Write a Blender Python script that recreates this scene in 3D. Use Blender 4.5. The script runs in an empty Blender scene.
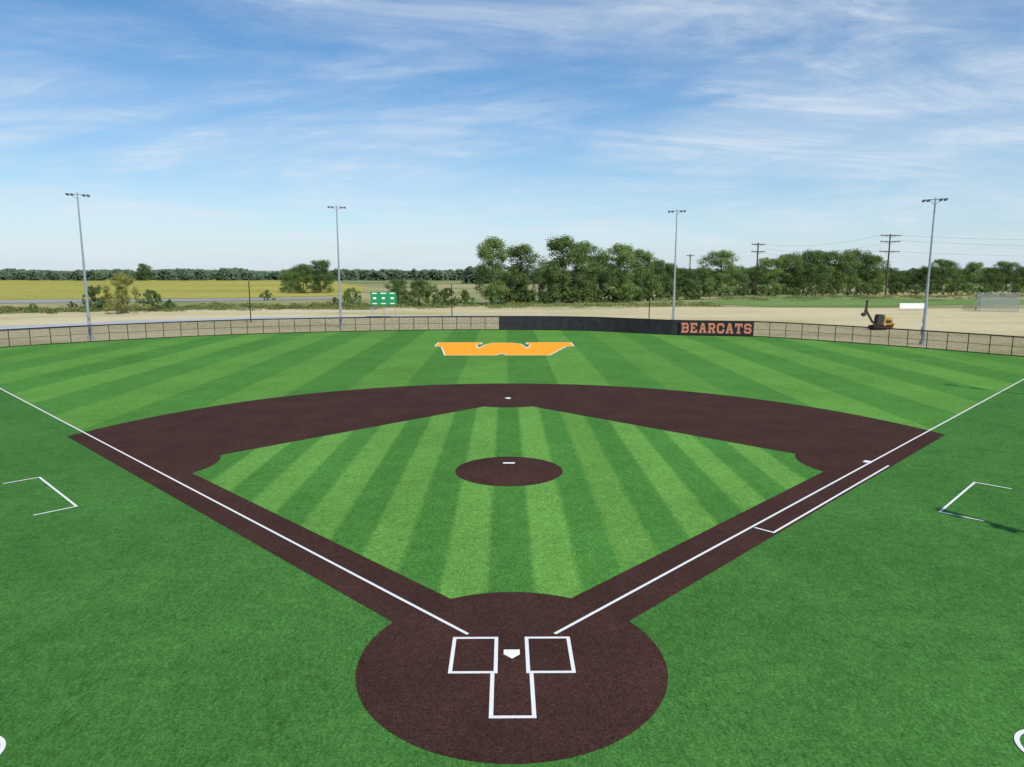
import bpy, math, random
from mathutils import Vector, Matrix, noise as mnoise
R=math.radians
rnd=random.Random(7)
scene=bpy.context.scene
col=scene.collection
# ------------------------------------------------------------------ camera
F=716.0; PITCH=9.0; YAW=-0.48
cam_d=bpy.data.cameras.new('camera'); cam=bpy.data.objects.new('camera',cam_d); col.objects.link(cam)
cam.location=(-0.14,-17.52,10.14); cam.rotation_euler=(R(90-PITCH),0,R(YAW))
cam_d.sensor_width=36; cam_d.lens=F/1024*36; cam_d.clip_end=20000; cam_d.clip_start=0.1
scene.camera=cam
CM=cam.rotation_euler.to_matrix(); CL=Vector(cam.location)
def P(px,py,z=0.0):
    """ground point seen in the photograph at px,py"""
    d=CM@Vector(((px-512)/F,-(py-383.5)/F,-1))
    t=(z-CL.z)/d.z
    return CL+d*t
def ppm(p):
    d=(CM.transposed()@(Vector(p)-CL)); return F/-d.z
# ------------------------------------------------------------------ view / world / sun
scene.view_settings.view_transform='Standard'; scene.view_settings.look='None'; scene.view_settings.exposure=0
SUN_EL=48; sun_h=Vector((0.51,-0.86,0)).normalized()
w=bpy.data.worlds.new("World"); scene.world=w; w.use_nodes=True
nt=w.node_tree; N=nt.nodes; L=nt.links
for n in list(N): N.remove(n)
def nd(t,**k):
    n=N.new(t)
    for a,b in k.items(): setattr(n,a,b)
    return n
out=nd('ShaderNodeOutputWorld'); bg=nd('ShaderNodeBackground'); bg.inputs['Strength'].default_value=0.115
L.new(bg.outputs[0],out.inputs[0])
sky=nd('ShaderNodeTexSky',sky_type='NISHITA'); sky.sun_disc=False; sky.sun_elevation=R(SUN_EL)
sky.sun_rotation=math.atan2(sun_h.x,sun_h.y); sky.air_density=1.0; sky.dust_density=0.15; sky.ozone_density=3.0
hs=nd('ShaderNodeHueSaturation'); hs.inputs['Saturation'].default_value=1.32; hs.inputs['Value'].default_value=1.08; L.new(sky.outputs[0],hs.inputs['Color'])
tc=nd('ShaderNodeTexCoord'); sp=nd('ShaderNodeSeparateXYZ'); L.new(tc.outputs['Generated'],sp.inputs[0])
def wm(op,a,b=None,clamp=False):
    n=nd('ShaderNodeMath',operation=op); n.use_clamp=clamp
    for i,v in enumerate((a,b)):
        if v is None: continue
        if isinstance(v,(int,float)): n.inputs[i].default_value=v
        else: L.new(v,n.inputs[i])
    return n.outputs[0]
zc=wm('ADD',wm('MAXIMUM',sp.outputs[2],0.0),0.12)
u=wm('DIVIDE',sp.outputs[0],zc); v=wm('DIVIDE',sp.outputs[1],zc)
cb=nd('ShaderNodeCombineXYZ'); L.new(u,cb.inputs[0]); L.new(v,cb.inputs[1])
def cloud(scale,rot,sx,sy,lo,hi,loc=(0,0,0),dist=0.8,rough=0.62):
    mp=nd('ShaderNodeMapping'); L.new(cb.outputs[0],mp.inputs[0])
    mp.inputs['Rotation'].default_value=(0,0,R(rot)); mp.inputs['Scale'].default_value=(sx,sy,1); mp.inputs['Location'].default_value=loc
    no=nd('ShaderNodeTexNoise'); L.new(mp.outputs[0],no.inputs['Vector']); no.inputs['Scale'].default_value=scale
    no.inputs['Detail'].default_value=9; no.inputs['Roughness'].default_value=rough; no.inputs['Distortion'].default_value=dist
    mr=nd('ShaderNodeMapRange',interpolation_type='SMOOTHSTEP'); L.new(no.outputs[0],mr.inputs[0])
    mr.inputs[1].default_value=lo; mr.inputs[2].default_value=hi
    return mr.outputs[0]
c1=cloud(0.60,32,0.8,1.1,0.36,0.64,(3.1,1.7,0),0.7,0.64)
c2=cloud(1.6,-24,0.5,1.3,0.36,0.78,(7.3,2.2,0),1.8,0.66)
c3=cloud(2.4,8,0.6,1.0,0.62,0.74,(1.3,5.1,0),0.5)
cl=wm('MULTIPLY',c1,wm('ADD',wm('MULTIPLY',c2,0.70),0.36))
cl=wm('ADD',cl,wm('MULTIPLY',c3,0.45),True)
haze=wm('MULTIPLY',wm('POWER',2.718,wm('MULTIPLY',wm('MAXIMUM',sp.outputs[2],0.0),-7.5)),0.80)
mx=nd('ShaderNodeMix',data_type='RGBA'); L.new(haze,mx.inputs[0]); L.new(hs.outputs[0],mx.inputs[6]); mx.inputs[7].default_value=(4.3,5.7,7.3,1)
mx2=nd('ShaderNodeMix',data_type='RGBA'); L.new(wm('MULTIPLY',cl,0.82),mx2.inputs[0]); L.new(mx.outputs[2],mx2.inputs[6]); mx2.inputs[7].default_value=(6.4,7.1,7.9,1)
L.new(mx2.outputs[2],bg.inputs[0])
sd=bpy.data.lights.new('sun','SUN'); sd.energy=4.4; sd.angle=R(0.5); sd.color=(1.0,0.95,0.86)
so=bpy.data.objects.new('sun',sd); col.objects.link(so)
sv=Vector((sun_h.x*math.cos(R(SUN_EL)),sun_h.y*math.cos(R(SUN_EL)),math.sin(R(SUN_EL))))
so.rotation_euler=sv.to_track_quat('Z','Y').to_euler(); so.location=(0,0,60)
# ------------------------------------------------------------------ materials
class MT:
    def __init__(s,name,rough=0.8,metal=0,spec=0.3):
        s.m=bpy.data.materials.new(name); s.m.use_nodes=True; s.t=s.m.node_tree; s.N=s.t.nodes; s.L=s.t.links
        s.b=s.N['Principled BSDF']; s.b.inputs['Roughness'].default_value=rough; s.b.inputs['Metallic'].default_value=metal
        s.b.inputs['Specular IOR Level'].default_value=spec
        s.tc=s.N.new('ShaderNodeTexCoord')
    def noise(s,scale,detail=4,rough=0.6,vec=None,sc=(1,1,1),rz=0,dist=0):
        mp=s.N.new('ShaderNodeMapping'); s.L.new(vec or s.tc.outputs['Object'],mp.inputs[0]); mp.inputs['Scale'].default_value=sc; mp.inputs['Rotation'].default_value=(0,0,rz)
        n=s.N.new('ShaderNodeTexNoise'); s.L.new(mp.outputs[0],n.inputs['Vector']); n.inputs['Scale'].default_value=scale
        n.inputs['Detail'].default_value=detail; n.inputs['Roughness'].default_value=rough; n.inputs['Distortion'].default_value=dist
        return n.outputs[0]
    def mr(s,x,a,b,c=0,d=1):
        n=s.N.new('ShaderNodeMapRange'); s.L.new(x,n.inputs[0])
        for i,v in enumerate((a,b,c,d)): n.inputs[i+1].default_value=v
        return n.outputs[0]
    def math(s,op,a,b=None):
        n=s.N.new('ShaderNodeMath'); n.operation=op
        for i,v in enumerate((a,b)):
            if v is None: continue
            if isinstance(v,(int,float)): n.inputs[i].default_value=v
            else: s.L.new(v,n.inputs[i])
        return n.outputs[0]
    def mix(s,f,a,b,mode='MIX'):
        n=s.N.new('ShaderNodeMix'); n.data_type='RGBA'; n.blend_type=mode
        if isinstance(f,(int,float)): n.inputs[0].default_value=f
        else: s.L.new(f,n.inputs[0])
        for i,v in ((6,a),(7,b)):
            if isinstance(v,tuple): n.inputs[i].default_value=(*v,1)
            else: s.L.new(v,n.inputs[i])
        return n.outputs[2]
    def val(s,c,f):
        cbn=s.N.new('ShaderNodeCombineXYZ')
        for i in range(3): s.L.new(f,cbn.inputs[i])
        return s.mix(1.0,c,cbn.outputs[0],'MULTIPLY')
    def base(s,c):
        if isinstance(c,tuple): s.b.inputs['Base Color'].default_value=(*c,1)
        else: s.L.new(c,s.b.inputs['Base Color'])
    def bump(s,h,st=0.3,d=0.02):
        n=s.N.new('ShaderNodeBump'); n.inputs['Strength'].default_value=st; n.inputs['Distance'].default_value=d
        s.L.new(h,n.inputs['Height']); s.L.new(n.outputs[0],s.b.inputs['Normal'])
    def geo(s):
        return s.N.new('ShaderNodeNewGeometry').outputs['Position']
def simple(name,c,rough=0.6,metal=0,var=0.15,sc=6,spec=0.3):
    t=MT(name,rough,metal,spec); f=t.mr(t.noise(sc,5),0.3,0.7,1-var,1+var); t.base(t.val(c,f)); return t.m
def turf(name,dark,light=None,w=1.5,off=0.0,fib=1.0):
    t=MT(name,0.9,0,0.04); g=t.geo()
    fine=t.noise(15,6,0.85,g); streak=t.noise(11,5,0.8,g,(1.0,0.35,1),rz=0.5,dist=0.8); fine2=t.noise(4,5,0.75,g,dist=0.8); big=t.noise(0.13,5,0.6,g); mid=t.noise(0.9,5,0.7,g,dist=0.8)
    if light:
        s=t.N.new('ShaderNodeSeparateXYZ'); t.L.new(g,s.inputs[0])
        wob=t.math('MULTIPLY',t.math('SUBTRACT',t.noise(2.5,5,0.8,g),0.5),0.30)
        x=t.math('ADD',t.math('ADD',s.outputs[0],off),wob)
        fr=t.math('FRACT',t.math('DIVIDE',x,2*w))
        tri=t.math('ABSOLUTE',t.math('SUBTRACT',fr,0.5))
        st=t.mr(tri,0.25-0.06/w,0.25+0.06/w)
        c=t.mix(st,dark,light)
        row=t.N.new('ShaderNodeTexWhiteNoise'); row.noise_dimensions='1D'
        t.L.new(t.math('FLOOR',t.math('DIVIDE',t.math('ADD',x,w/2),w)),row.inputs[1])
        c=t.val(c,t.mr(row.outputs[0],0,1,0.94,1.06))
    else: c=t.mix(0.0,dark,dark)
    f=t.mr(fine,0.32,0.68,1-0.6*fib,1+0.6*fib); fs_=t.mr(streak,0.35,0.65,1-0.28*fib,1+0.28*fib); f2=t.mr(fine2,0.3,0.7,0.78,1.22); f3=t.mr(big,0.3,0.7,0.86,1.14); f4=t.mr(mid,0.3,0.7,0.86,1.14)
    m=t.math('MULTIPLY',t.math('MULTIPLY',t.math('MULTIPLY',f,fs_),f2),t.math('MULTIPLY',f3,f4))
    c=t.val(c,m)
    c=t.mix(t.mr(fine,0.55,0.8,0,0.35),c,(0.20,0.28,0.09))
    c=t.mix(t.mr(mid,0.45,0.75,0,0.20),c,(0.075,0.16,0.04))
    t.base(c); t.bump(fine,0.4,0.03)
    return t.m
M={}
M['foul']=turf('foul_turf',(0.048,0.153,0.031),fib=1.15)
M['out']=turf('outfield_turf',(0.063,0.195,0.034),(0.095,0.242,0.042),4.57,2.285,0.9)
M['inf']=turf('infield_turf',(0.058,0.192,0.034),(0.112,0.275,0.052),1.524,1.524,0.9)
t=MT('brown_turf',0.95,0,0.04); g=t.geo()
nf=t.noise(20,6,0.85,g)
c=t.mix(t.mr(nf,0.36,0.66),(0.014,0.006,0.005),(0.092,0.048,0.039))
c=t.val(c,t.mr(t.noise(0.4,5,0.6,g),0.3,0.7,0.82,1.2)); c=t.val(c,t.mr(t.noise(4,5,0.75,g),0.3,0.7,0.78,1.22)); t.base(c); t.bump(nf,0.4,0.03); M['dirt']=t.m
t=MT('white_line',0.8,0,0.1); g=t.geo(); c=t.val((0.76,0.76,0.75),t.mr(t.noise(26,4,0.8,g),0.3,0.7,0.76,1.08)); t.base(c); M['line']=t.m
t=MT('orange_turf',0.9,0,0.1); g=t.geo(); c=t.val((0.88,0.35,0.02),t.mr(t.noise(2,6,0.7,g),0.3,0.7,0.8,1.15)); t.base(c); M['orange']=t.m
t=MT('dry_grass',0.95,0,0.05); g=t.geo()
n1=t.noise(0.012,6,0.6,g); n2=t.noise(0.15,6,0.7,g,(1,2.5,1)); n3=t.noise(1.2,4,0.7,g)
c=t.mix(t.mr(n1,0.42,0.62),(0.40,0.34,0.18),(0.20,0.225,0.09)); c=t.mix(t.mr(n2,0.40,0.75,0,0.6),c,(0.15,0.19,0.07)); c=t.val(c,t.mr(n3,0.3,0.7,0.85,1.12)); t.base(c); M['ground']=t.m
def field_mat(name,a,b,sc,stretch=(1,1,1),c3=None,s3=0.02,var=0.2):
    t=MT(name,0.95,0,0.05); g=t.geo()
    c=t.mix(t.mr(t.noise(sc,6,0.65,g,stretch),0.38,0.64),a,b)
    if c3: c=t.mix(t.mr(t.noise(s3,6,0.6,g,(1,2.2,1)),0.5,0.66,0,0.7),c,c3)
    c=t.val(c,t.mr(t.noise(sc*14,4,0.7,g),0.3,0.7,1-var,1+var)); t.base(c); return t.m
M['crop']=field_mat('ripening_crop',(0.38,0.33,0.075),(0.26,0.27,0.06),0.010,stretch=(0.4,2,1))
M['straw']=field_mat('straw_field',(0.54,0.47,0.30),(0.46,0.40,0.23),0.03,stretch=(0.3,2,1),c3=(0.30,0.30,0.13),s3=0.02,var=0.09)
M['greenfield']=field_mat('green_field',(0.12,0.21,0.06),(0.17,0.25,0.08),0.03)
M['far']=field_mat('far_field',(0.14,0.19,0.08),(0.26,0.26,0.10),0.006)
M['rough']=field_mat('rough_grass',(0.15,0.20,0.07),(0.32,0.30,0.15),0.05,var=0.12)
M['road']=field_mat('asphalt_road',(0.29,0.31,0.35),(0.23,0.25,0.29),0.3)
M['gravel']=field_mat('pale_gravel',(0.40,0.415,0.45),(0.34,0.35,0.37),0.1,var=0.1)
M['galv']=simple('galvanised_steel',(0.36,0.40,0.44),0.45,0.5,0.1,3)
M['lampgrey']=simple('lamp_housing',(0.10,0.11,0.13),0.5,0.3)
M['glass']=simple('lamp_lens',(0.65,0.68,0.72),0.15,0,0.05)
M['black']=simple('black_coated_steel',(0.018,0.017,0.017),0.5,0.2,0.2)
M['vinyl']=simple('black_windscreen',(0.026,0.026,0.030),0.8,0,0.35,1.2)
M['bannerblack']=simple('black_banner',(0.018,0.016,0.017),0.6)
M['cap']=simple('fence_cap',(0.022,0.020,0.020),0.7)
M['letter']=simple('orange_letter',(0.60,0.20,0.12),0.7,0,0.05)
M['cream']=simple('white_outline',(0.30,0.24,0.22),0.7,0,0.05)
M['wood']=simple('weathered_wood',(0.085,0.062,0.048),0.9,0,0.3,2)
M['green']=simple('scoreboard_green',(0.015,0.24,0.09),0.5)
M['white']=simple('white_paint',(0.78,0.79,0.80),0.5,0,0.05)
M['yellow']=simple('machine_yellow',(0.40,0.22,0.04),0.6,0,0.45,2)
M['dark']=simple('dark_rubber',(0.02,0.02,0.02),0.8)
M['rust']=simple('dark_machine_steel',(0.045,0.035,0.03),0.7)
M['cabglass']=simple('cab_glass',(0.03,0.045,0.055),0.1,0,0.1)
t=MT('bark',0.95,0,0.1); t.base(t.val((0.12,0.095,0.07),t.mr(t.noise(4,5),0.3,0.7,0.6,1.3))); M['bark']=t.m
def leafmat(name,a,b,c3,sc=0.5):
    t=MT(name,0.7,0,0.1); oi=t.N.new('ShaderNodeObjectInfo')
    n=t.noise(sc,4,0.6); c=t.mix(t.mr(n,0.35,0.65),a,b)
    c=t.mix(t.mr(t.noise(sc*5,3,0.6),0.45,0.8,0,0.7),c,c3)
    c=t.val(c,t.mr(oi.outputs['Random'],0,1,0.80,1.22)); t.base(c)
    tr=t.N.new('ShaderNodeBsdfTranslucent'); t.L.new(c,tr.inputs[0]); ms=t.N.new('ShaderNodeMixShader'); ms.inputs[0].default_value=0.42
    t.L.new(t.b.outputs[0],ms.inputs[1]); t.L.new(tr.outputs[0],ms.inputs[2]); t.L.new(ms.outputs[0],t.N['Material Output'].inputs[0]); return t.m
M['leaf']=leafmat('green_leaves',(0.13,0.205,0.060),(0.19,0.275,0.085),(0.27,0.34,0.14))
M['leaf_d']=leafmat('dark_leaves',(0.09,0.155,0.048),(0.14,0.21,0.07),(0.20,0.27,0.10))
M['leaf_y']=leafmat('yellow_leaves',(0.30,0.33,0.09),(0.42,0.43,0.13),(0.52,0.50,0.2))
M['leaf_far']=leafmat('hazy_leaves',(0.10,0.165,0.10),(0.15,0.215,0.135),(0.20,0.26,0.17),0.05)  # distance haze put into the leaf colour: paler, greyer green
M['weed']=leafmat('roadside_weeds',(0.15,0.21,0.06),(0.24,0.27,0.09),(0.36,0.34,0.15))
def chainlink(name,cc,cell,wd):
    t=MT(name,0.6,0.2); t.base(cc)
    s=t.N.new('ShaderNodeSeparateXYZ'); uv=t.N.new('ShaderNodeUVMap'); t.L.new(uv.outputs[0],s.inputs[0])
    a=t.math('ADD',s.outputs[0],s.outputs[1]); b=t.math('SUBTRACT',s.outputs[0],s.outputs[1])
    def ln(x): return t.math('LESS_THAN',t.math('ABSOLUTE',t.math('SUBTRACT',t.math('FRACT',t.math('DIVIDE',x,cell)),0.5)),wd)
    al=t.math('MAXIMUM',ln(a),ln(b)); t.L.new(al,t.b.inputs['Alpha']); return t.m
M['link']=chainlink('black_chain_link',(0.02,0.018,0.018),0.05,0.11)
M['linkgrey']=chainlink('grey_chain_link',(0.3,0.32,0.34),0.12,0.08)
# ------------------------------------------------------------------ mesh helpers
class MB:
    def __init__(s): s.v=[];s.f=[];s.sm=[];s.uv=None
    def add(s,vs,fs,smooth=False):
        o=len(s.v); s.v+= [tuple(x) for x in vs]; s.f+=[tuple(o+i for i in f) for f in fs]; s.sm+=[smooth]*len(fs); return s
    def box(s,c,d,rot=None,bev=0):
        c=Vector(c); hx,hy,hz=d[0]/2,d[1]/2,d[2]/2
        if bev>0:
            b=bev; vs=[]
            ring=[(hx-b,hy),(hx,hy-b),(hx,-hy+b),(hx-b,-hy),(-hx+b,-hy),(-hx,-hy+b),(-hx,hy-b),(-hx+b,hy)]
            k=[1-b/hx,1-b/hy]
            lv=[(-hz,1),( -hz+b,0),(hz-b,0),(hz,1)]
            for z,t_ in lv:
                for x,y in ring: vs.append(Vector((x*(k[0] if t_ else 1),y*(k[1] if t_ else 1),z)))
            fs=[]
            for l in range(3):
                for i in range(8):
                    j=(i+1)%8; fs.append((l*8+j,l*8+i,(l+1)*8+i,(l+1)*8+j))
            fs.append(tuple(range(0,8))); fs.append(tuple(reversed(range(24,32))))
        else:
            vs=[Vector((x,y,z)) for z in(-hz,hz) for y in(-hy,hy) for x in(-hx,hx)]
            fs=[(0,2,3,1),(4,5,7,6),(0,1,5,4),(2,6,7,3),(0,4,6,2),(1,3,7,5)]
        if rot is not None: vs=[rot@q for q in vs]
        return s.add([q+c for q in vs],fs)
    def tube(s,p0,p1,r0,r1=None,n=10,caps=True):
        r1=r0 if r1 is None else r1; p0=Vector(p0);p1=Vector(p1); d=(p1-p0).normalized()
        a=d.orthogonal().normalized(); b=d.cross(a); vs=[]
        for p,r in((p0,r0),(p1,r1)):
            for i in range(n):
                t=2*math.pi*i/n; vs.append(p+a*math.cos(t)*r+b*math.sin(t)*r)
        s.add(vs,[(i,(i+1)%n,n+(i+1)%n,n+i) for i in range(n)],True)
        if caps: s.add(vs,[tuple(reversed(range(n))),tuple(range(n,2*n))])
        return s
    def poly(s,pts): return s.add(pts,[tuple(range(len(pts)))])
    def prism(s,pts,y0,y1):
        n=len(pts); vs=[(x,y0,z) for x,z in pts]+[(x,y1,z) for x,z in pts]
        return s.add(vs,[tuple(range(n)),tuple(reversed(range(n,2*n)))]+[((i+1)%n,i,n+i,n+(i+1)%n) for i in range(n)])
    def build(s,name,mat,parent=None):
        me=bpy.data.meshes.new(name); me.from_pydata(s.v,[],s.f); me.materials.append(mat)
        me.polygons.foreach_set('use_smooth',s.sm); me.update()
        o=bpy.data.objects.new(name,me); col.objects.link(o)
        if parent: o.parent=parent
        return o
def tag(o,label=None,cat=None,group=None,kind=None):
    if label:o['label']=label
    if cat:o['category']=cat
    if group:o['group']=group
    if kind:o['kind']=kind
    return o
def empty(name,loc,rz=0,label=None,cat=None,group=None):
    o=bpy.data.objects.new(name,None); col.objects.link(o); o.location=loc; o.rotation_euler=(0,0,rz); o.empty_display_size=0.3
    return tag(o,label,cat,group)
def sheet(name,pts,z,mat,label=None):
    cu=bpy.data.curves.new(name,'CURVE'); cu.dimensions='2D'; cu.fill_mode='BOTH'
    sp_=cu.splines.new('POLY'); sp_.points.add(len(pts)-1)
    for i,p in enumerate(pts): sp_.points[i].co=(p[0],p[1],0,1)
    sp_.use_cyclic_u=True
    return curve_obj(name,cu,mat,z)
def curve_obj(name,cu,mat,z=0):
    tmp=bpy.data.objects.new(name,cu); col.objects.link(tmp)
    dg=bpy.context.evaluated_depsgraph_get(); me=bpy.data.meshes.new_from_object(tmp.evaluated_get(dg))
    bpy.data.objects.remove(tmp); me.name=name; me.materials.clear(); me.materials.append(mat)
    if len(me.polygons) and sum(p.normal.z for p in me.polygons)<0: me.flip_normals()
    o=bpy.data.objects.new(name,me); col.objects.link(o); o.location.z=z
    return o
def struct(o): o['kind']='structure'; return o
# ------------------------------------------------------------------ fence path
Bp=tuple(P(679,335.3))[:2]; Cp=tuple(P(753,336.6))[:2]
fp=[(-96,28),(-84,52),(-67.5,76.5),(-55,88.5),(-41,97.3),(-20,103.5),(-1.3,105.3),(14,103),Bp,Cp,(49.5,81.5),(61,66.0),(68,52),(73,36)]
def cr(pts,n=24):
    o=[]
    for i in range(1,len(pts)-2):
        p0,p1,p2,p3=[Vector(q) for q in pts[i-1:i+3]]
        for k in range(n):
            t=k/n; o.append(0.5*((2*p1)+(-p0+p2)*t+(2*p0-5*p1+4*p2-p3)*t*t+(-p0+3*p1-3*p2+p3)*t**3))
    o.append(Vector(pts[-2])); return o
arc=cr(fp)
# ------------------------------------------------------------------ ground sheets
gb=MB(); gb.poly([(-9000,-300,0),(9000,-300,0),(9000,14000,0),(-9000,14000,0)]); g_=gb.build('ground',M['ground']); g_.location.z=-0.16; struct(g_)
def psheet(name,pix,z,mat): return struct(sheet(name,[P(a,b)[:2] for a,b in pix],z,mat))
psheet('far_fields',[(-500,284),(1500,284),(1500,272),(-500,272)],-0.13,M['far'])
psheet('crop_field',[(-200,300.5),(240,297.5),(345,295),(372,288),(330,281),(200,279.2),(-200,279.2)],-0.10,M['crop'])
psheet('road',[(-200,305.5),(0,303.0),(200,300.8),(350,298.5),(350,297.2),(200,298.7),(0,300.6),(-200,302.8)],-0.07,M['road'])
psheet('straw_field',[(-200,318),(0,313),(200,309),(380,306),(500,306),(640,306),(800,307.5),(1250,309),(1300,400),(900,352),(500,331),(100,344),(-200,380)],-0.13,M['straw'])
psheet('rough_verge',[(380,306.5),(700,305),(760,303),(690,297),(380,297)],-0.10,M['rough'])
psheet('green_field',[(690,302),(760,306),(880,306.5),(960,304),(1120,304),(1120,300),(900,298.5),(760,297.5)],-0.07,M['greenfield'])
psheet('service_road',[(-200,345),(0,330.5),(140,323.0),(260,319.0),(400,317),(560,316.6),(560,315.2),(400,315.4),(260,316.8),(140,320),(0,326),(-200,338)],-0.06,M['gravel'])
full=[tuple(p) for p in arc]
struct(sheet('foul_turf',[(-90,-45)]+[(-90,40)]+full+[(76,30),(76,-45)],0.0,M['foul']))
fair=[q for q in full if q[1]>abs(q[0])]
def foul_end(sgn):
    best=None
    for a,b in zip(full,full[1:]):
        fa=a[1]-sgn*a[0]; fb=b[1]-sgn*b[0]
        if fa*fb<=0 and (a[0]*sgn)>0:
            t_=fa/(fa-fb); best=(a[0]+(b[0]-a[0])*t_,a[1]+(b[1]-a[1])*t_)
    return best
eL=foul_end(-1); eR=foul_end(1)
struct(sheet('outfield_turf',[(0,0),eL]+fair+[eR],0.004,M['out']))
RC=Vector((0,18.2)); RR=28.3; OFF=1.0
def fan_corner(sgn):
    x=0.0
    for i in range(40000):
        x+=0.001; X=x*sgn; Y=x-1.414*OFF
        if (Vector((X,Y))-RC).length>RR and Y>10: return (X,Y)
fr=fan_corner(1); fl=fan_corner(-1)
a0=math.atan2(fr[1]-RC.y,fr[0]-RC.x); a1=math.pi-a0
fan=[(0,-1.414*OFF)]+[fr]+[(RC.x+RR*math.cos(a0+(a1-a0)*i/160),RC.y+RR*math.sin(a0+(a1-a0)*i/160)) for i in range(1,160)]+[fl]
struct(sheet('infield_dirt',fan,0.008,M['dirt']))
struct(sheet('home_plate_circle',[(4.02*math.cos(2*math.pi*i/160),-0.05+4.02*math.sin(2*math.pi*i/160)) for i in range(160)],0.012,M['dirt']))
B=27.43/math.sqrt(2); INS=1.15; cen=Vector((0,19.4))
def inside(p):
    x,y=p
    lim=INS*1.4142
    if y-abs(x)<lim: return False
    if (2*B-y)-abs(x)<lim: return False
    for c,r in (((0,-0.05),4.02),((B,B),3.85),((-B,B),3.85),((0,2*B),3.85)):
        if math.hypot(x-c[0],y-c[1])<r: return False
    return True
gp=[]
for i in range(1600):
    a=2*math.pi*i/1600; lo,hi=0,30; d=Vector((math.cos(a),math.sin(a)))
    for k in range(22):
        m=(lo+hi)/2
        if inside(cen+d*m): lo=m
        else: hi=m
    gp.append(tuple(cen+d*lo))
struct(sheet('infield_grass',gp,0.014,M['inf']))
mb=MB(); mc=(0,17.98); rings=[(2.74,0),(2.5,.03),(2.0,.10),(1.5,.165),(1.0,.225),(0.75,.25),(0.0001,.252)]; n=96; vs=[]
for r,z in rings:
    for i in range(n):
        a=2*math.pi*i/n; vs.append((mc[0]+r*math.cos(a),mc[1]+r*math.sin(a),z))
fs=[(l*n+i,l*n+(i+1)%n,(l+1)*n+(i+1)%n,(l+1)*n+i) for l in range(len(rings)-1) for i in range(n)]
mb.add(vs,fs,True); o=mb.build('pitchers_mound',M['dirt']); o.location.z=0.018; struct(o)
# ------------------------------------------------------------------ painted lines
LZ=0.022; LW=0.10
def path_line(name,pts,w=LW,closed=False):
    m=MB(); pts=[Vector(p) for p in pts]; k=len(pts); Ls=[];Rs=[]
    for i in range(k):
        if closed or 0<i<k-1:
            d0=(pts[i]-pts[i-1]).normalized(); d1=(pts[(i+1)%k]-pts[i]).normalized()
            n0=Vector((-d0.y,d0.x)); n1=Vector((-d1.y,d1.x)); nn=(n0+n1).normalized(); s_=w/2/max(0.3,nn.dot(n0))
        else:
            d=(pts[1]-pts[0]) if i==0 else (pts[-1]-pts[-2]); d.normalize(); nn=Vector((-d.y,d.x)); s_=w/2
        Ls.append(pts[i]+nn*s_); Rs.append(pts[i]-nn*s_)
    vs=[(*p,LZ) for p in Ls]+[(*p,LZ) for p in Rs]
    m.add(vs,[(k+i,k+(i+1)%k,(i+1)%k,i) for i in range(k if closed else k-1)])
    return struct(m.build(name,M['line']))
h=LW/2
def along(s,t,side):
    return ((s+t)/math.sqrt(2)*side,(s-t)/math.sqrt(2))
for side,e,s0,s1,t0,ox in ((-1,eL,22.1,28.4,4.45,11.56),(1,eR,21.0,27.0,4.80,11.56)):
    L_=math.hypot(*e)
    path_line('foul_line',[along(1.78,-h+0.0,side),along(L_-0.3,-h,side)],0.10)
    path_line('coaches_box_line',[along(s0,t0+1.6,side),along(s0,t0,side),along(s1,t0,side),along(s1,t0+1.5,side)])
    path_line('batters_box_line',[((0.216+.152+h)*side,0.216-.914+h),((0.216+.152+1.26-h)*side,0.216-.914+h),((0.216+.152+1.26-h)*side,0.216+.914-h),((0.216+.152+h)*side,0.216+.914-h)],closed=True)
    cx,cy=ox*side,-3.74
    path_line('on_deck_circle',[(cx+.66*math.cos(2*math.pi*i/64),cy+.66*math.sin(2*math.pi*i/64)) for i in range(64)],closed=True)
path_line('running_lane_line',[along(13.72,0.06,1),along(13.72,0.85,1),along(27.3,0.85,1)])
yb=0.216-.914-0.005
path_line('catchers_box_line',[(-.546+h,yb),(-.546+h,-2.50),(.546-h,-2.50),(.546-h,yb)])
# ------------------------------------------------------------------ plate, bases, rubber
def slab(name,pts,h_,mat,bev=0.012):
    m=MB(); n=len(pts); c=Vector((sum(p[0] for p in pts)/n,sum(p[1] for p in pts)/n))
    ins=[tuple(c+(Vector(p)-c)*(1-bev/0.2)) for p in pts]
    vs=[(*p,0) for p in pts]+[(*p,h_-bev*0.6) for p in pts]+[(*p,h_) for p in ins]
    fs=[tuple(range(2*n,3*n))]
    for l in (0,1): fs+=[(l*n+i,l*n+(i+1)%n,(l+1)*n+(i+1)%n,(l+1)*n+i) for i in range(n)]
    m.add(vs,fs); return m.build(name,mat)
o=slab('home_plate',[(0,0),(.216,.216),(.216,.432),(-.216,.432),(-.216,.216)],0.025,M['white']); o.location.z=0.013
tag(o,'white five-sided home plate between the two batter boxes','home plate')
o=slab('pitching_rubber',[(-.305,-.075),(.305,-.075),(.305,.075),(-.305,.075)],0.03,M['white']); o.location=(0,18.44,0.268)
tag(o,'narrow white pitching rubber on top of the round brown mound','pitching rubber')
q=.17
o=slab('base',[(-q,-q),(q,-q),(q,q),(-q,q)],0.06,M['white']); o.location=(0,2*B,0.010); o.rotation_euler.z=R(45)
tag(o,'white second base on the brown dirt behind the pitching mound','base')
o=slab('base',[(-q,-q),(q,-q),(q,q),(-q,q)],0.06,M['white']); o.location=(B-0.27,B+0.0,0.010); o.rotation_euler.z=R(45)
tag(o,'white first base beside the right foul line at the end of the running lane','base')
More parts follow.
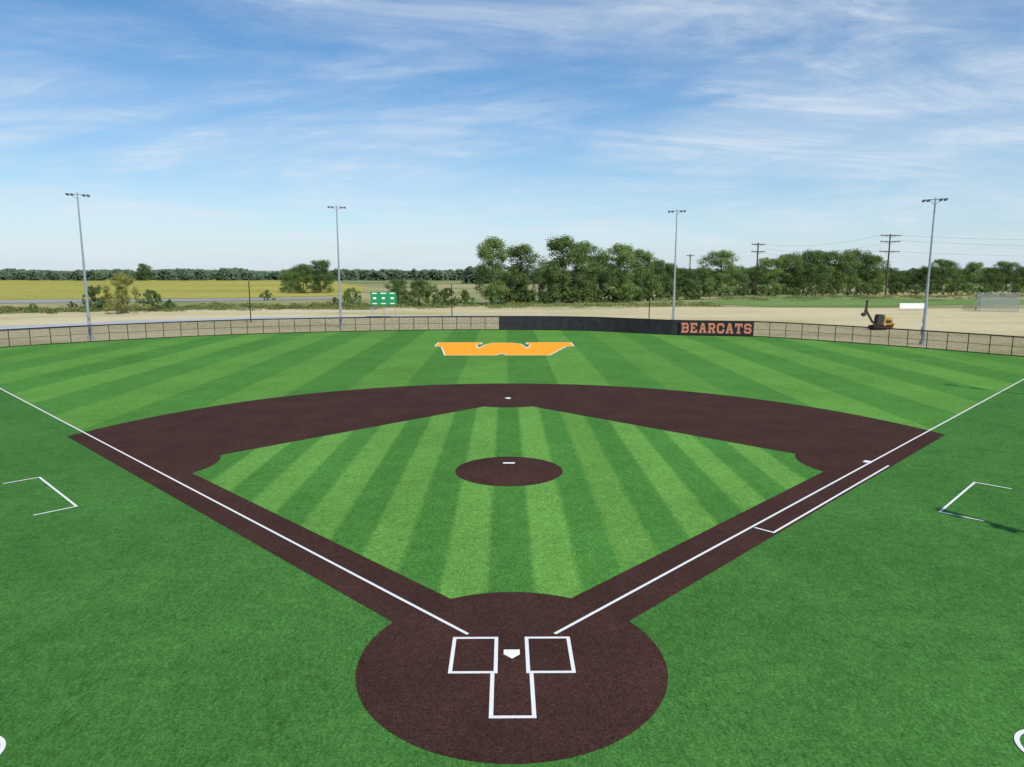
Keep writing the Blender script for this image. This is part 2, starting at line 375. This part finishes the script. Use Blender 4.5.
# ------------------------------------------------------------------ centre field letter W
def glyph_curve(name,contours,offset=0.0,extrude=0.0):
    cu=bpy.data.curves.new(name,'CURVE'); cu.dimensions='2D'; cu.fill_mode='BOTH'; cu.offset=offset; cu.extrude=extrude
    for c_ in contours:
        s_=cu.splines.new('POLY'); s_.points.add(len(c_)-1)
        for i,p in enumerate(c_): s_.points[i].co=(p[0],p[1],0,1)
        s_.use_cyclic_u=True
    return cu
W=[(0,10),(0,6.8),(.5,6.4),(1.2,0),(4.4,0),(4.85,1.3),(5.2,0),(7.9,0),(9.4,6.4),(10,6.8),(10,10),(6.75,10),(6.62,8.7),(6.95,8.0),(6.6,5.0),(6.2,8.6),(5.6,9.6),(4.2,9.6),(3.7,8.4),(3.15,5.0),(2.9,8.0),(3.3,8.7),(3.2,10)]
WW=[((x-5)*1.87-0.35,(y)*1.55) for x,y in W]
wr=empty('outfield_emblem',(0,68.2,0),0,'large orange block letter W with white edge painted in deep centre field','emblem')
o=curve_obj('white_outline',glyph_curve('w',[WW],0.13),M['line'],0.008); o.parent=wr
o=curve_obj('letter_fill',glyph_curve('w',[WW],-0.04),M['orange'],0.016); o.parent=wr
# ------------------------------------------------------------------ fences
FH=2.35
def resample(pts,step):
    pts=[Vector(p) for p in pts]; Ls=[0]
    for a,b in zip(pts,pts[1:]): Ls.append(Ls[-1]+(b-a).length)
    n=max(1,round(Ls[-1]/step)); o=[]; j=0
    for i in range(n+1):
        s_=Ls[-1]*i/n
        while j<len(pts)-2 and Ls[j+1]<s_: j+=1
        t_=(s_-Ls[j])/max(1e-6,Ls[j+1]-Ls[j]); o.append(pts[j].lerp(pts[j+1],min(1,t_)))
    return o
def vwall(pts,z0,z1,name,mat,parent,offy=0.0):
    m=MB(); k=len(pts); vs=[(p[0],p[1]+offy,z) for z in (z0,z1) for p in pts]
    m.add(vs,[(i,i+1,k+i+1,k+i) for i in range(k-1)]); o=m.build(name,mat,parent)
    me=o.data; uvl=me.uv_layers.new(name='UVMap'); acc=[0]
    for a,b in zip(pts,pts[1:]): acc.append(acc[-1]+(Vector(b)-Vector(a)).length)
    for lp in me.loops:
        vi=lp.vertex_index; uvl.data[lp.index].uv=(acc[vi%k],me.vertices[vi].co.z)
    return o
def fence(pts,step,label,screen=False,h_=FH,post_mat='black',link='link',name='chain_link_fence',rp=0.05,cap=True):
    ps=resample(pts,step); o0=ps[0]; root=empty(name,(o0.x,o0.y,-0.02),0,label,'fence'); loc=[p-o0 for p in ps]
    for i,p in enumerate(loc):
        m=MB(); m.tube((0,0,0),(0,0,h_+0.03),rp,n=8); m.tube((0,0,h_+0.03),(0,0,h_+0.09),rp*1.2,rp*0.4,8)
        o=m.build('post',M[post_mat],root); o.location=(p.x,p.y,0)
    for nm,z,r in (('top_rail',h_,0.085 if cap else 0.03),('middle_rail',h_*0.5,0.025),('bottom_rail',0.08,0.06)):
        m=MB()
        for a,b in zip(loc,loc[1:]): m.tube((a.x,a.y,z),(b.x,b.y,z),r,n=7)
        m.build(nm,M['cap' if cap else post_mat],root)
    vwall([(p.x,p.y) for p in loc],0.05,h_-0.03,'chain_link_mesh',M[link],root,-0.05)
    if screen: vwall([(p.x,p.y) for p in loc],0.1,h_-0.06,'windscreen',M['vinyl'],root,-0.09)
    return root
A=(-1.3,105.3)
ia=min(range(len(arc)),key=lambda i:(arc[i]-Vector(A)).length); ib=min(range(len(arc)),key=lambda i:(arc[i]-Vector(Bp)).length); ic=min(range(len(arc)),key=lambda i:(arc[i]-Vector(Cp)).length)
fence([p for p in arc[:ia+1]],2.44,'black chain-link fence curving along left field')
mid=arc[ia:ib+1]+[arc[ic]]
fence(mid,2.44,'black windscreen-covered fence across right-centre field',True)
fence([p for p in arc[ic:]],2.44,'black chain-link fence along right field, in front of the excavator')
b0=Vector(arc[ib]); b1=Vector(arc[ic]); dv=(b1-b0); BL=dv.length-0.1; ang=math.atan2(dv.y,dv.x)
nrm=Vector((dv.y,-dv.x)).normalized()
bo=b0+nrm*0.2+dv.normalized()*0.05
br=empty('banner',(bo.x,bo.y,0.08),ang,'black banner reading BEARCATS in orange capitals on the outfield fence','banner')
m=MB(); m.box((BL/2,0,1.12),(BL,0.03,2.2)); m.build('banner_panel',M['bannerblack'],br)
GL={'B':[[(0,0),(8,0),(10,2),(10,4.2),(9.2,5),(10,5.8),(10,8),(8,10),(0,10),(0,8),(1,8),(1,2),(0,2)],[(3.4,2.0),(7,2.0),(7.5,2.5),(7.5,3.8),(7,4.3),(3.4,4.3)],[(3.4,5.9),(7,5.9),(7.5,6.4),(7.5,7.5),(7,8),(3.4,8)]],
'E':[[(0,0),(9.5,0),(9.5,3.3),(7.4,3.3),(7.4,2.0),(3.4,2.0),(3.4,4.2),(6.6,4.2),(6.6,5.9),(3.4,5.9),(3.4,8.0),(7.4,8.0),(7.4,6.8),(9.5,6.8),(9.5,10),(0,10),(0,8.2),(1,8.2),(1,1.8),(0,1.8)]],
'A':[[(0,0),(4,0),(4,1.8),(3.2,1.8),(3.5,3),(6.5,3),(6.8,1.8),(6,1.8),(6,0),(10,0),(10,1.8),(9.2,1.8),(6.7,10),(3.3,10),(.8,1.8),(0,1.8)],[(4.1,4.8),(5.9,4.8),(5,8.0)]],
'R':[[(0,0),(4.5,0),(4.5,1.8),(3.4,1.8),(3.4,3.8),(5,3.8),(6.4,1.8),(6.2,0),(10,0),(10,1.8),(9.2,1.8),(7.8,4),(9.8,5.5),(9.8,8),(8,10),(0,10),(0,8.2),(1,8.2),(1,1.8),(0,1.8)],[(3.4,5.7),(7,5.7),(7.4,6.2),(7.4,7.6),(7,8.1),(3.4,8.1)]],
'C':[[(2,0),(8,0),(10,2),(10,4),(7.5,4),(7.5,2.5),(7,2.0),(3,2.0),(2.5,2.5),(2.5,7.5),(3,8),(7,8),(7.5,7.5),(7.5,6),(10,6),(10,8),(8,10),(2,10),(0,8),(0,2)]],
'T':[[(2.5,0),(7.5,0),(7.5,1.8),(6.2,1.8),(6.2,8),(8,8),(8,6.4),(10,6.4),(10,10),(0,10),(0,6.4),(2,6.4),(2,8),(3.8,8),(3.8,1.8),(2.5,1.8)]],
'S':[[(2,0),(8,0),(10,2),(10,4.4),(8.4,5.9),(3,5.9),(2.5,6.4),(2.5,7.5),(3,8),(7,8),(7.5,7.5),(7.5,6.8),(10,6.8),(10,8.2),(8,10),(2,10),(0,8),(0,5.6),(1.6,4.2),(7,4.2),(7.5,3.7),(7.5,2.5),(7,2.0),(3,2.0),(2.5,2.5),(2.5,3.4),(0,3.4),(0,1.8)]]}
word='BEARCATS'; pitch=(BL-0.3)/8; lw=pitch*0.82; lh=1.55
for i,ch in enumerate(word):
    cs=[[(x/10*lw,y/10*lh) for x,y in c_] for c_ in GL[ch]]
    x0=0.15+i*pitch+(pitch-lw)/2
    for nm,off,yy,mt in (('letter_outline',0.015,-0.03,'cream'),('letter',-0.01,-0.05,'letter')):
        o=curve_obj(nm,glyph_curve('g',cs,off),M[mt]); o.parent=br; o.location=(x0,yy,0.36); o.rotation_euler=(R(90),0,0)
# ------------------------------------------------------------------ floodlight poles
def light_pole(loc,h_,rz,label):
    r=empty('floodlight_pole',loc,rz,label,'light pole','tall floodlight poles around the field')
    m=MB(); m.tube((0,0,0),(0,0,h_*0.45),0.23,0.17,14); m.tube((0,0,h_*0.45),(0,0,h_+0.25),0.16,0.085,14); m.build('pole',M['galv'],r)
    m=MB(); m.tube((0,0,-0.1),(0,0,0.5),0.42,n=16); m.build('footing',M['gravel'],r)
    m=MB(); m.box((0,-0.30,1.9),(0.5,0.3,1.1),bev=0.03); m.build('control_box',M['galv'],r)
    m=MB(); m.box((0,-0.28,3.4),(0.35,0.22,0.6),bev=0.03); m.build('junction_box',M['galv'],r)
    m=MB(); m.box((0,0,h_),(3.2,0.12,0.12)); m.tube((0,0,h_-0.7),(0.8,0,h_-0.05),0.035); m.tube((0,0,h_-0.7),(-0.8,0,h_-0.05),0.035); m.build('crossarm',M['galv'],r)
    rot=Matrix.Rotation(R(25),3,'X')
    for x in (-1.35,-0.78,0.78,1.35):
        m=MB(); m.box((x,-0.28,h_-0.16),(0.40,0.46,0.10),rot,0.03); m.box((x,-0.02,h_-0.02),(0.16,0.2,0.2))
        for k in range(4): m.box(Vector((x-0.16+0.107*k,-0.26,h_-0.06)),(0.03,0.36,0.08),rot)
        hd=m.build('lamp_head',M['lampgrey'],r)
        m=MB(); m.box((x,-0.29,h_-0.225),(0.32,0.38,0.03),rot); m.build('lens',M['glass'],hd)
    return r
def place_pole(px,py,topy,label):
    p=P(px,py)
    d=CM@Vector(((px-512)/F,-(topy-383.5)/F,-1)); hor=math.hypot(p.x-CL.x,p.y-CL.y); hh=CL.z+d.z/math.hypot(d.x,d.y)*hor
    return light_pole((p.x,p.y,-0.1),hh+0.1,math.atan2(p.y-30,p.x)-math.pi/2,label)
place_pole(90.5,338.5,195,'tall grey floodlight pole at far left beyond the left field fence')
place_pole(341,326.5,207,'tall grey floodlight pole left of the green scoreboard')
place_pole(673.0,326,211,'tall grey floodlight pole just left of the BEARCATS banner')
place_pole(922.5,343.5,200,'tall grey floodlight pole at right beside the yellow excavator')
light_pole((28.9,-5.6,-0.02),21,R(-60),'tall grey floodlight pole on the first base side near home, outside the right edge')
light_pole((49.9,28.2,-0.02),21,R(-60),'tall grey floodlight pole down the right field line, outside the right edge')
# ------------------------------------------------------------------ trees
def leaf_mesh(name,fn,n,size,rg,mat):
    vs=[];fs=[]
    for i in range(n):
        p,out_=fn(rg); s=size*(0.6+0.8*rg.random())
        nn=(out_*1.3+Vector((rg.gauss(0,.5),rg.gauss(0,.5),rg.gauss(0.35,.5)))).normalized()
        a=nn.orthogonal().normalized(); b=nn.cross(a); t_=rg.random()*6.28; a2=a*math.cos(t_)+b*math.sin(t_); b2=nn.cross(a2)
        k=len(vs)
        vs+= [tuple(p-a2*s*0.5),tuple(p-b2*s*0.36+a2*s*.05),tuple(p+a2*s*0.55),tuple(p+b2*s*0.38)]
        fs.append((k,k+1,k+2,k+3))
    me=bpy.data.meshes.new(name); me.from_pydata(vs,[],fs); me.materials.append(mat); me.update(); return me
def make_tree_meshes(seed,h_,wd,base,nclump,nleaf,size,mat,shape='oval'):
    rg=random.Random(seed); clumps=[]
    tries=0; top1=rg.random()*6.28
    while len(clumps)<nclump and tries<5000:
        tries+=1
        t_=rg.random()**0.85; z=base+(h_-base)*t_
        if shape=='oval': rad=wd/2*math.sin(math.pi*min(1,(0.20+t_*0.74)))**0.5
        elif shape=='tall': rad=wd/2*min(1,0.72+t_*1.1)*(1 if t_<.55 else math.sqrt(max(0.03,1-((t_-.55)/.47)**2)))
        else: rad=wd/2*math.sqrt(max(0.02,1-t_**2.2))
        a=rg.random()*6.28; rr=rad*math.sqrt(rg.random())*0.95
        cr_=min(wd,h_*0.7)*(0.07+0.10*rg.random())
        z=min(z,h_-cr_*0.8)
        z*=1-0.13*(rr/(wd/2))*(0.5+0.5*math.sin(a*2+top1))
        lop=1+0.22*math.sin(a*2+seed)+0.14*math.sin(a*5+z)
        clumps.append((Vector((rr*lop*math.cos(a),rr*lop*math.sin(a),z)),cr_,rg.uniform(0.7,1.1)))
    tot=sum(c[1]**2 for c in clumps); wts=[c[1]**2/tot for c in clumps]
    def fn(r):
        c=r.choices(clumps,wts)[0]; d=Vector((r.gauss(0,1),r.gauss(0,1),r.gauss(0,1))).normalized()
        q=d*c[1]*(0.45+0.9*r.random()); q.z*=c[2]; return c[0]+q,d
    crown=leaf_mesh('crown',fn,nleaf,size,rg,mat)
    m=MB(); r0=h_*0.018+0.04; top=base+(h_-base)*0.75; pts=[Vector((0,0,-0.2))]
    for i in range(1,6): pts.append(Vector((rg.gauss(0,.012*h_),rg.gauss(0,.012*h_),top*i/5)))
    for i in range(5): m.tube(pts[i],pts[i+1],r0*(1-i*.17),r0*(1-(i+1)*.17),8,False)
    for c in rg.sample(clumps,min(len(clumps),12)):
        zz=max(base*0.6,min(c[0].z-0.12*h_,top*0.95)); zz=max(zz,0.05); i=min(4,int(zz/top*5)); s_=pts[i].lerp(pts[i+1],(zz/top*5)-i)
        midp=s_.lerp(c[0],0.5)+Vector((0,0,0.03*h_)); m.tube(s_,midp,r0*.4,r0*.25,6,False); m.tube(midp,c[0],r0*.25,r0*.08,6,False)
    me=bpy.data.meshes.new('trunk'); me.from_pydata(m.v,[],m.f); me.materials.append(M['bark']); me.polygons.foreach_set('use_smooth',m.sm); me.update()
    return me,crown
PR={'tall':[make_tree_meshes(s,10,5.4,0.8,85,13000,0.19,M['leaf'],shape='tall') for s in (1,2,3,21)],
    'oval':[make_tree_meshes(s,10,9.0,0.7,95,15000,0.23,M['leaf'],shape='oval') for s in (4,5,6,22)],
    'dark':[make_tree_meshes(s,10,9.5,0.6,95,15000,0.23,M['leaf_d'],shape='oval') for s in (7,8,23)],
    'bush':[make_tree_meshes(s,10,17,0.8,60,10000,0.38,M['leaf'],shape='dome') for s in (9,10)],
    'bushd':[make_tree_meshes(s,10,16,0.8,60,10000,0.38,M['leaf_d'],shape='dome') for s in (11,12)],
    'yellow':[make_tree_meshes(13,10,13,0.8,60,10000,0.30,M['leaf_y'],shape='dome')]}
def put_tree(px,by,ty,kind,label,group,name=None,wf=1.0,cat=None):
    p=P(px,by); s=(by-ty)/ppm(p)/10*1.03; rz=rnd.random()*6.28
    bushy=kind in('bush','bushd','yellow')
    r=empty(name or ('bush' if bushy else 'broadleaf_tree'),(p.x,p.y,-0.15),rz,label,cat or ('bush' if bushy else 'tree'),group)
    tm,cm=rnd.choice(PR[kind])
    for nm,me in (('trunk',tm),('crown',cm)):
        o=bpy.data.objects.new(nm,me); col.objects.link(o); o.parent=r; o.scale=(s*wf,s*wf,s)
    return r
ORD=['first','second','third','fourth','fifth','sixth','seventh','eighth','ninth','tenth','eleventh','twelfth','thirteenth','fourteenth','fifteenth','sixteenth','seventeenth','eighteenth','nineteenth','twentieth','twenty-first','twenty-second','twenty-third','twenty-fourth']
grove=[(492,304.5,240,'tall',1.1),(522,304,246,'tall',1.25),(543,301,266,'oval',.7),(563,303,238,'tall',1.15),(583,302,244,'tall',1.25),(601,300,256,'dark',.9),(618,302,246,'tall',1.15),(636,300,251,'tall',1.35),(652,298,261,'dark',1.0),(668,297,264,'oval',1.0),(684,297,269,'dark',1.0)]
for i,(x,b,t_,k,wf) in enumerate(grove):
    put_tree(x,b,t_,k,'%s tree from the left in the tall green grove behind centre field'%ORD[i],'tall trees of the grove behind centre field',wf=wf)
right=[(703,296,268,'oval',1),(720,296,252,'tall',1.4),(735,295,266,'dark',1),(752,294,267,'oval',1),(768,295,258,'tall',1.3),(786,294,255,'oval',1.0),(803,294,252,'dark',1.05),(820,293,251,'tall',1.6),(838,293,254,'oval',1.05),(856,292,251,'dark',1.0),(872,292,257,'oval',1.05),(890,291,268,'dark',1.1),(906,291,271,'oval',1.2),(922,292,267,'dark',1.1),(941,292,260,'oval',1.05),(958,291,269,'dark',1.1),(972,291,263,'oval',1.0),(989,291,268,'dark',1.1),(1006,291,262,'oval',1.05),(1024,291,267,'dark',1.1),(1044,291,263,'oval',1.0),(1062,291,266,'dark',1.1)]
for i,(x,b,t_,k,wf) in enumerate(right):
    put_tree(x,b,t_,k,'%s tree from the left in the long tree row behind right field'%ORD[i],'trees in the row behind right field',wf=wf)
left=[(290,292,269,'oval','low rounded tree at the left of the clump behind the road'),(303,293,265,'oval','medium green tree in the middle of the clump behind the road'),(320,292.5,261,'dark','tallest dark tree at the right of the clump behind the road'),(145,280.5,264,'dark','lone dark rounded tree beyond the golden field at left'),(399,306,279,'dark','dark green tree right behind the scoreboard'),(419,306.5,280,'oval','green tree just right of the scoreboard')]
for x,b,t_,k,lb in left: put_tree(x,b,t_,k,lb,None,wf=1.05)
bushes=[(96,310,286,'bush','dark green bush at left of the yellow-green willow bush'),(124,313,274,'yellow','yellow-green willow bush beyond the left field fence'),(150,311,290,'bush','green bush at right of the yellow-green willow bush'),(170,310,299,'bushd','small dark bush on the straw verge near the willow bush'),(72,309,301,'bushd','small dark bush beside the road at far left'),(353,307,288,'bush','rounded green bush left of the scoreboard'),(335,307,297,'bushd','low dark bush left of the rounded bush near the scoreboard'),(432,307,285,'bush','pale green bush right behind the tree beside the scoreboard'),(447,307,288,'bushd','dark bush between the scoreboard and the tall grove'),(464,306,290,'bush','green bush at the left foot of the tall grove'),(267,300,290,'bushd','small dark bush standing on the roadside behind left field'),(34,312,303,'bush','low green bush by the road at the far left edge')]
for x,b,t_,k,lb in bushes: put_tree(x,b,t_,k,lb,None,wf=0.75)
for i in range(17):
    x=508+i*12.5+rnd.uniform(-3,3); b=304.5-i*0.35; put_tree(x,b,b-rnd.uniform(12,22),rnd.choice(['bush','bushd']),'%s bush from the left in the undergrowth under the tall grove'%ORD[i],'bushes under the tall grove',wf=0.8)
for i in range(20):
    x=726+i*17+rnd.uniform(-4,4); b=296-i*0.1; put_tree(x,b,b-rnd.uniform(8,13),rnd.choice(['bush','bushd']),'%s bush from the left at the foot of the right field tree row'%ORD[i],'bushes at the foot of the right tree row',wf=0.9)
def far_wood(name,x0,x1,by,ty,amp,n,size,seed,mat,label):
    """one mass of overlapping crowns of very different widths and heights"""
    rg=random.Random(seed); cs=[]; x=x0
    while x<x1:
        wpx=rg.uniform(3,15); big=mnoise.noise(Vector((x*0.02,seed,0)))
        top=ty-amp*big-rg.uniform(-1.3,1.3); bb=by+rg.uniform(-0.5,0.5); p=P(x,bb); k=ppm(p)
        cs.append((p,wpx/2/k*1.25,max(3.0,(bb-top)/k))); x+=wpx*rg.uniform(0.35,0.7)
    ws=[c[1]*c[2] for c in cs]
    def fn(r):
        p,rad,hh=r.choices(cs,ws)[0]; q=r.uniform(-1,1); zt=hh*math.sqrt(max(0,1-q*q*0.75))*(0.02+0.98*r.random()**0.75)
        return Vector((p.x+q*rad,p.y+r.uniform(-6,6),zt)),Vector((q*.7,-0.6,0.5))
    me=leaf_mesh(name,fn,n,size,rg,mat); o=bpy.data.objects.new(name,me); col.objects.link(o); return tag(o,label,'woodland',kind='stuff')
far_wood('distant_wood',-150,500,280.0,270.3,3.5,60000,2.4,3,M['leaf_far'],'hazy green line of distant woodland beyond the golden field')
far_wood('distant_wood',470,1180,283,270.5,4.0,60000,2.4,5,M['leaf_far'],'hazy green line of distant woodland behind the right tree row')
def weeds(x0,x1,yl,n,hmax,seed,label):
    rg=random.Random(seed); cs=[]
    for i in range(int((x1-x0)/3.0)):
        x=rg.uniform(x0,x1); y=yl(x)+rg.gauss(0,1.0); p=P(x,y); cs.append((p,rg.uniform(0.8,2.8),rg.uniform(0.25,1)*hmax))
    def fn(r):
        p,rad,hh=r.choice(cs); a=r.random()*6.28; q=rad*math.sqrt(r.random()); z=hh*r.random()*(1-(q/rad)**2*0.7)
        return Vector((p.x+q*1.6*math.cos(a),p.y+q*math.sin(a),z)),Vector((math.cos(a)*.6,math.sin(a)*.6,.5))
    me=leaf_mesh('weeds',fn,n,0.34,rg,M['weed']); o=bpy.data.objects.new('weeds',me); col.objects.link(o); tag(o,label,'weeds',kind='stuff')
weeds(-40,380,lambda x:311.5-x*0.013,34000,1.6,4,'ragged strip of shrubs and weeds between the two roads behind left field')
weeds(380,720,lambda x:306.5-(x-380)*0.004,14000,1.4,6,'weeds along the edge of the mown straw field in front of the grove')
weeds(720,1100,lambda x:299-(x-720)*0.008,12000,1.6,8,'weeds between the green field and the right tree row')
# ------------------------------------------------------------------ utility poles + wires
def top_h(p,topy,px):
    d=CM@Vector(((px-512)/F,-(topy-383.5)/F,-1)); return CL.z+d.z/math.hypot(d.x,d.y)*math.hypot(p.x-CL.x,p.y-CL.y)
def util(px,by,ty,label,arms,aw,rz=0.15):
    p=P(px,by); hh=top_h(p,ty,px); r=empty('utility_pole',(p.x,p.y,-0.1),rz,label,'utility pole','wooden utility poles in the background')
    m=MB(); m.tube((0,0,0),(0,0,hh+0.1),0.36,0.26,10); m.build('pole',M['wood'],r)
    for dz in arms:
        m=MB(); m.box((0,-0.3,hh-dz),(aw,0.22,0.34)); m.tube((0,-0.3,hh-dz-0.9),(aw*.3,-0.3,hh-dz-.1),.06); m.tube((0,-0.3,hh-dz-0.9),(-aw*.3,-0.3,hh-dz-.1),.06); a=m.build('crossarm',M['wood'],r)
        for x in (-aw*.46,-aw*.2,aw*.2,aw*.46):
            m=MB(); m.tube((x,-.3,hh-dz+.15),(x,-.3,hh-dz+.6),.1,.06,8); m.build('insulator',M['galv'],a)
    return p,hh
p1,h1=util(755.5,295,242.5,'wooden utility pole with two crossarms behind the right field trees',(0.7,3.6),6.0)
p2,h2=util(885.5,295,234,'taller wooden utility pole with three crossarms left of the right floodlight',(0.6,3.0,7.0),9.0)
util(689,289,254,'distant short utility pole right of the tall grove',(0.7,),4.5)
util(653.5,289,257,'distant short utility pole rising behind the tall grove',(0.7,),4.0)
p3=Vector((p2.x+150,p2.y-22,0))
def wire(a,b,sag,label):
    m=MB(); a=Vector(a);b=Vector(b); pr=a
    for i in range(1,25):
        t_=i/24; q=a.lerp(b,t_); q.z-=sag*4*t_*(1-t_); m.tube(pr,q,0.035,n=4,caps=False); pr=q
    o=m.build('power_line',M['black']); tag(o,label,'power line','power lines strung between the utility poles')
for i,(dx,dz,w_) in enumerate(((-3.2,0.2,'highest'),(3.2,2.6,'middle'),(-3.2,6.6,'lowest'))):
    wire((p2.x+dx,p2.y,h2-dz),(p3.x+dx,p3.y,h2-dz+1),3.0,'%s power line running right from the three-armed utility pole'%w_)
    wire((p1.x+dx*.8,p1.y,h1-min(dz,3.4)),(p2.x+dx,p2.y,h2-dz),2.6,'%s power line between the two large utility poles'%w_)
def thin_pole(px,by,ty,label):
    p=P(px,by); hh=top_h(p,ty,px); r=empty('steel_post',(p.x,p.y,-0.1),0,label,'post'); m=MB(); m.tube((0,0,0),(0,0,hh),0.11,0.09,8); m.build('shaft',M['black'],r); m=MB(); m.tube((0,0,hh),(0,0,hh+.2),0.14,0.05,8); m.build('cap',M['black'],r)
thin_pole(251,322,282,'thin dark post beyond the left field fence')
thin_pole(452,316,284,'thin dark post between the scoreboard and the tall grove')
thin_pole(649,318,292,'short dark post behind the windscreen fence')
# ------------------------------------------------------------------ scoreboard
p=P(384,317); r=empty('scoreboard',(p.x,p.y,-0.05),0.05,'green scoreboard with white panels on posts beyond left-centre field','scoreboard')
m=MB(); m.box((0,0,4.05),(5.6,0.35,2.9),bev=0.04); m.build('board',M['green'],r)
for x in (-2.5,0,2.5):
    m=MB(); m.box((x,0.32,2.7),(0.2,0.25,5.6)); m.build('post',M['galv'],r)
for x,z,w_,h_ in ((-1.9,5.2,1.0,.22),(1.9,5.2,1.0,.22),(0,5.2,1.2,.22),(-1.9,4.15,.7,.4),(1.9,4.15,.7,.4),(0,4.15,.6,.4),(-1.9,3.0,1.0,.2),(0,3.0,1.0,.2),(1.9,3.0,1.0,.2)):
    m=MB(); m.box((x,-0.19,z),(w_,0.03,h_)); m.build('display_panel',M['white'],r)
# ------------------------------------------------------------------ small excavator
p=P(878,329); r=empty('excavator',(p.x,p.y,-0.1),R(8),'small yellow tracked excavator with raised dark boom beyond the right field fence','excavator')
r.scale=(0.95,0.9,0.92)
for y in (-0.75,0.75):
    m=MB(); m.prism([(-1.5,0.35),(-1.2,0.05),(1.2,0.05),(1.5,0.35),(1.45,.6),(1.15,.78),(-1.15,.78),(-1.45,.6)],y-.22,y+.22)
    for k in range(12): m.box((-1.3+k*.236,y,.80),(.1,.46,.05))
    tr=m.build('track',M['dark'],r)
    for x in (-1.1,-.4,.4,1.1):
        m=MB(); m.tube((x,y-.25,.4),(x,y+.25,.4),.24,n=14); m.build('wheel',M['rust'],tr)
m=MB(); m.box((0,0,.9),(1.6,1.2,.25)); m.prism([(-.4,1.0),(2.1,1.0),(2.2,1.3),(2.1,2.1),(1.5,2.3),(.6,2.3),(.4,1.7),(-.4,1.5)],-.95,.95); m.build('body',M['yellow'],r)
m=MB(); m.box((1.35,-.97,1.55),(1.1,.03,.55)); m.build('engine_grille',M['rust'],r)
m=MB(); m.prism([(-.9,1.05),(.35,1.05),(.4,2.6),(.2,2.9),(-.7,2.9),(-.9,2.2)],-.99,.05); cb_=m.build('cab',M['rust'],r)
m=MB(); m.box((-.25,-1.01,2.15),(.85,.03,1.0)); m.build('window',M['cabglass'],cb_)
m=MB(); m.tube((1.5,.5,2.25),(1.5,.5,2.9),.06); m.build('exhaust_pipe',M['rust'],r)
m=MB(); m.prism([(-.7,1.3),(-1.0,1.2),(-2.5,3.4),(-2.5,5.5),(-2.2,5.6),(-2.15,3.6)],.3,.55); m.build('boom',M['rust'],r)
m=MB(); m.prism([(-2.5,5.6),(-2.2,5.6),(-2.75,3.1),(-3.0,3.1)],.1,.22); m.build('dipper_arm',M['rust'],r)
m=MB(); m.prism([(-3.1,3.2),(-2.7,3.2),(-2.6,2.7),(-3.0,2.5),(-3.3,2.8)],-.1,.6); m.build('bucket',M['rust'],r)
m=MB(); m.prism([(2.2,.3),(2.35,.3),(2.6,1.2),(2.45,1.2)],-1,1); m.build('blade',M['yellow'],r)
# ------------------------------------------------------------------ white board, enclosure at the right
p=P(912,310); r=empty('sign_board',(p.x,p.y,-0.1),0.02,'long low white board on short posts behind the excavator','sign')
m=MB(); m.box((0,0,1.15),(6.6,0.12,1.35),bev=.02); m.build('panel',M['white'],r)
for x in (-3,-1,1,3):
    m=MB(); m.box((x,.14,.85),(.12,.12,1.7)); m.build('post',M['galv'],r)
a=P(976,311); b=P(1018,312); c=P(1019,305); d=P(977,305)
fence([(q.x,q.y) for q in (c,d,a,b)],4.0,'grey chain-link enclosure on the straw field at far right',h_=3.6,post_mat='galv',link='linkgrey',rp=.06,cap=False)
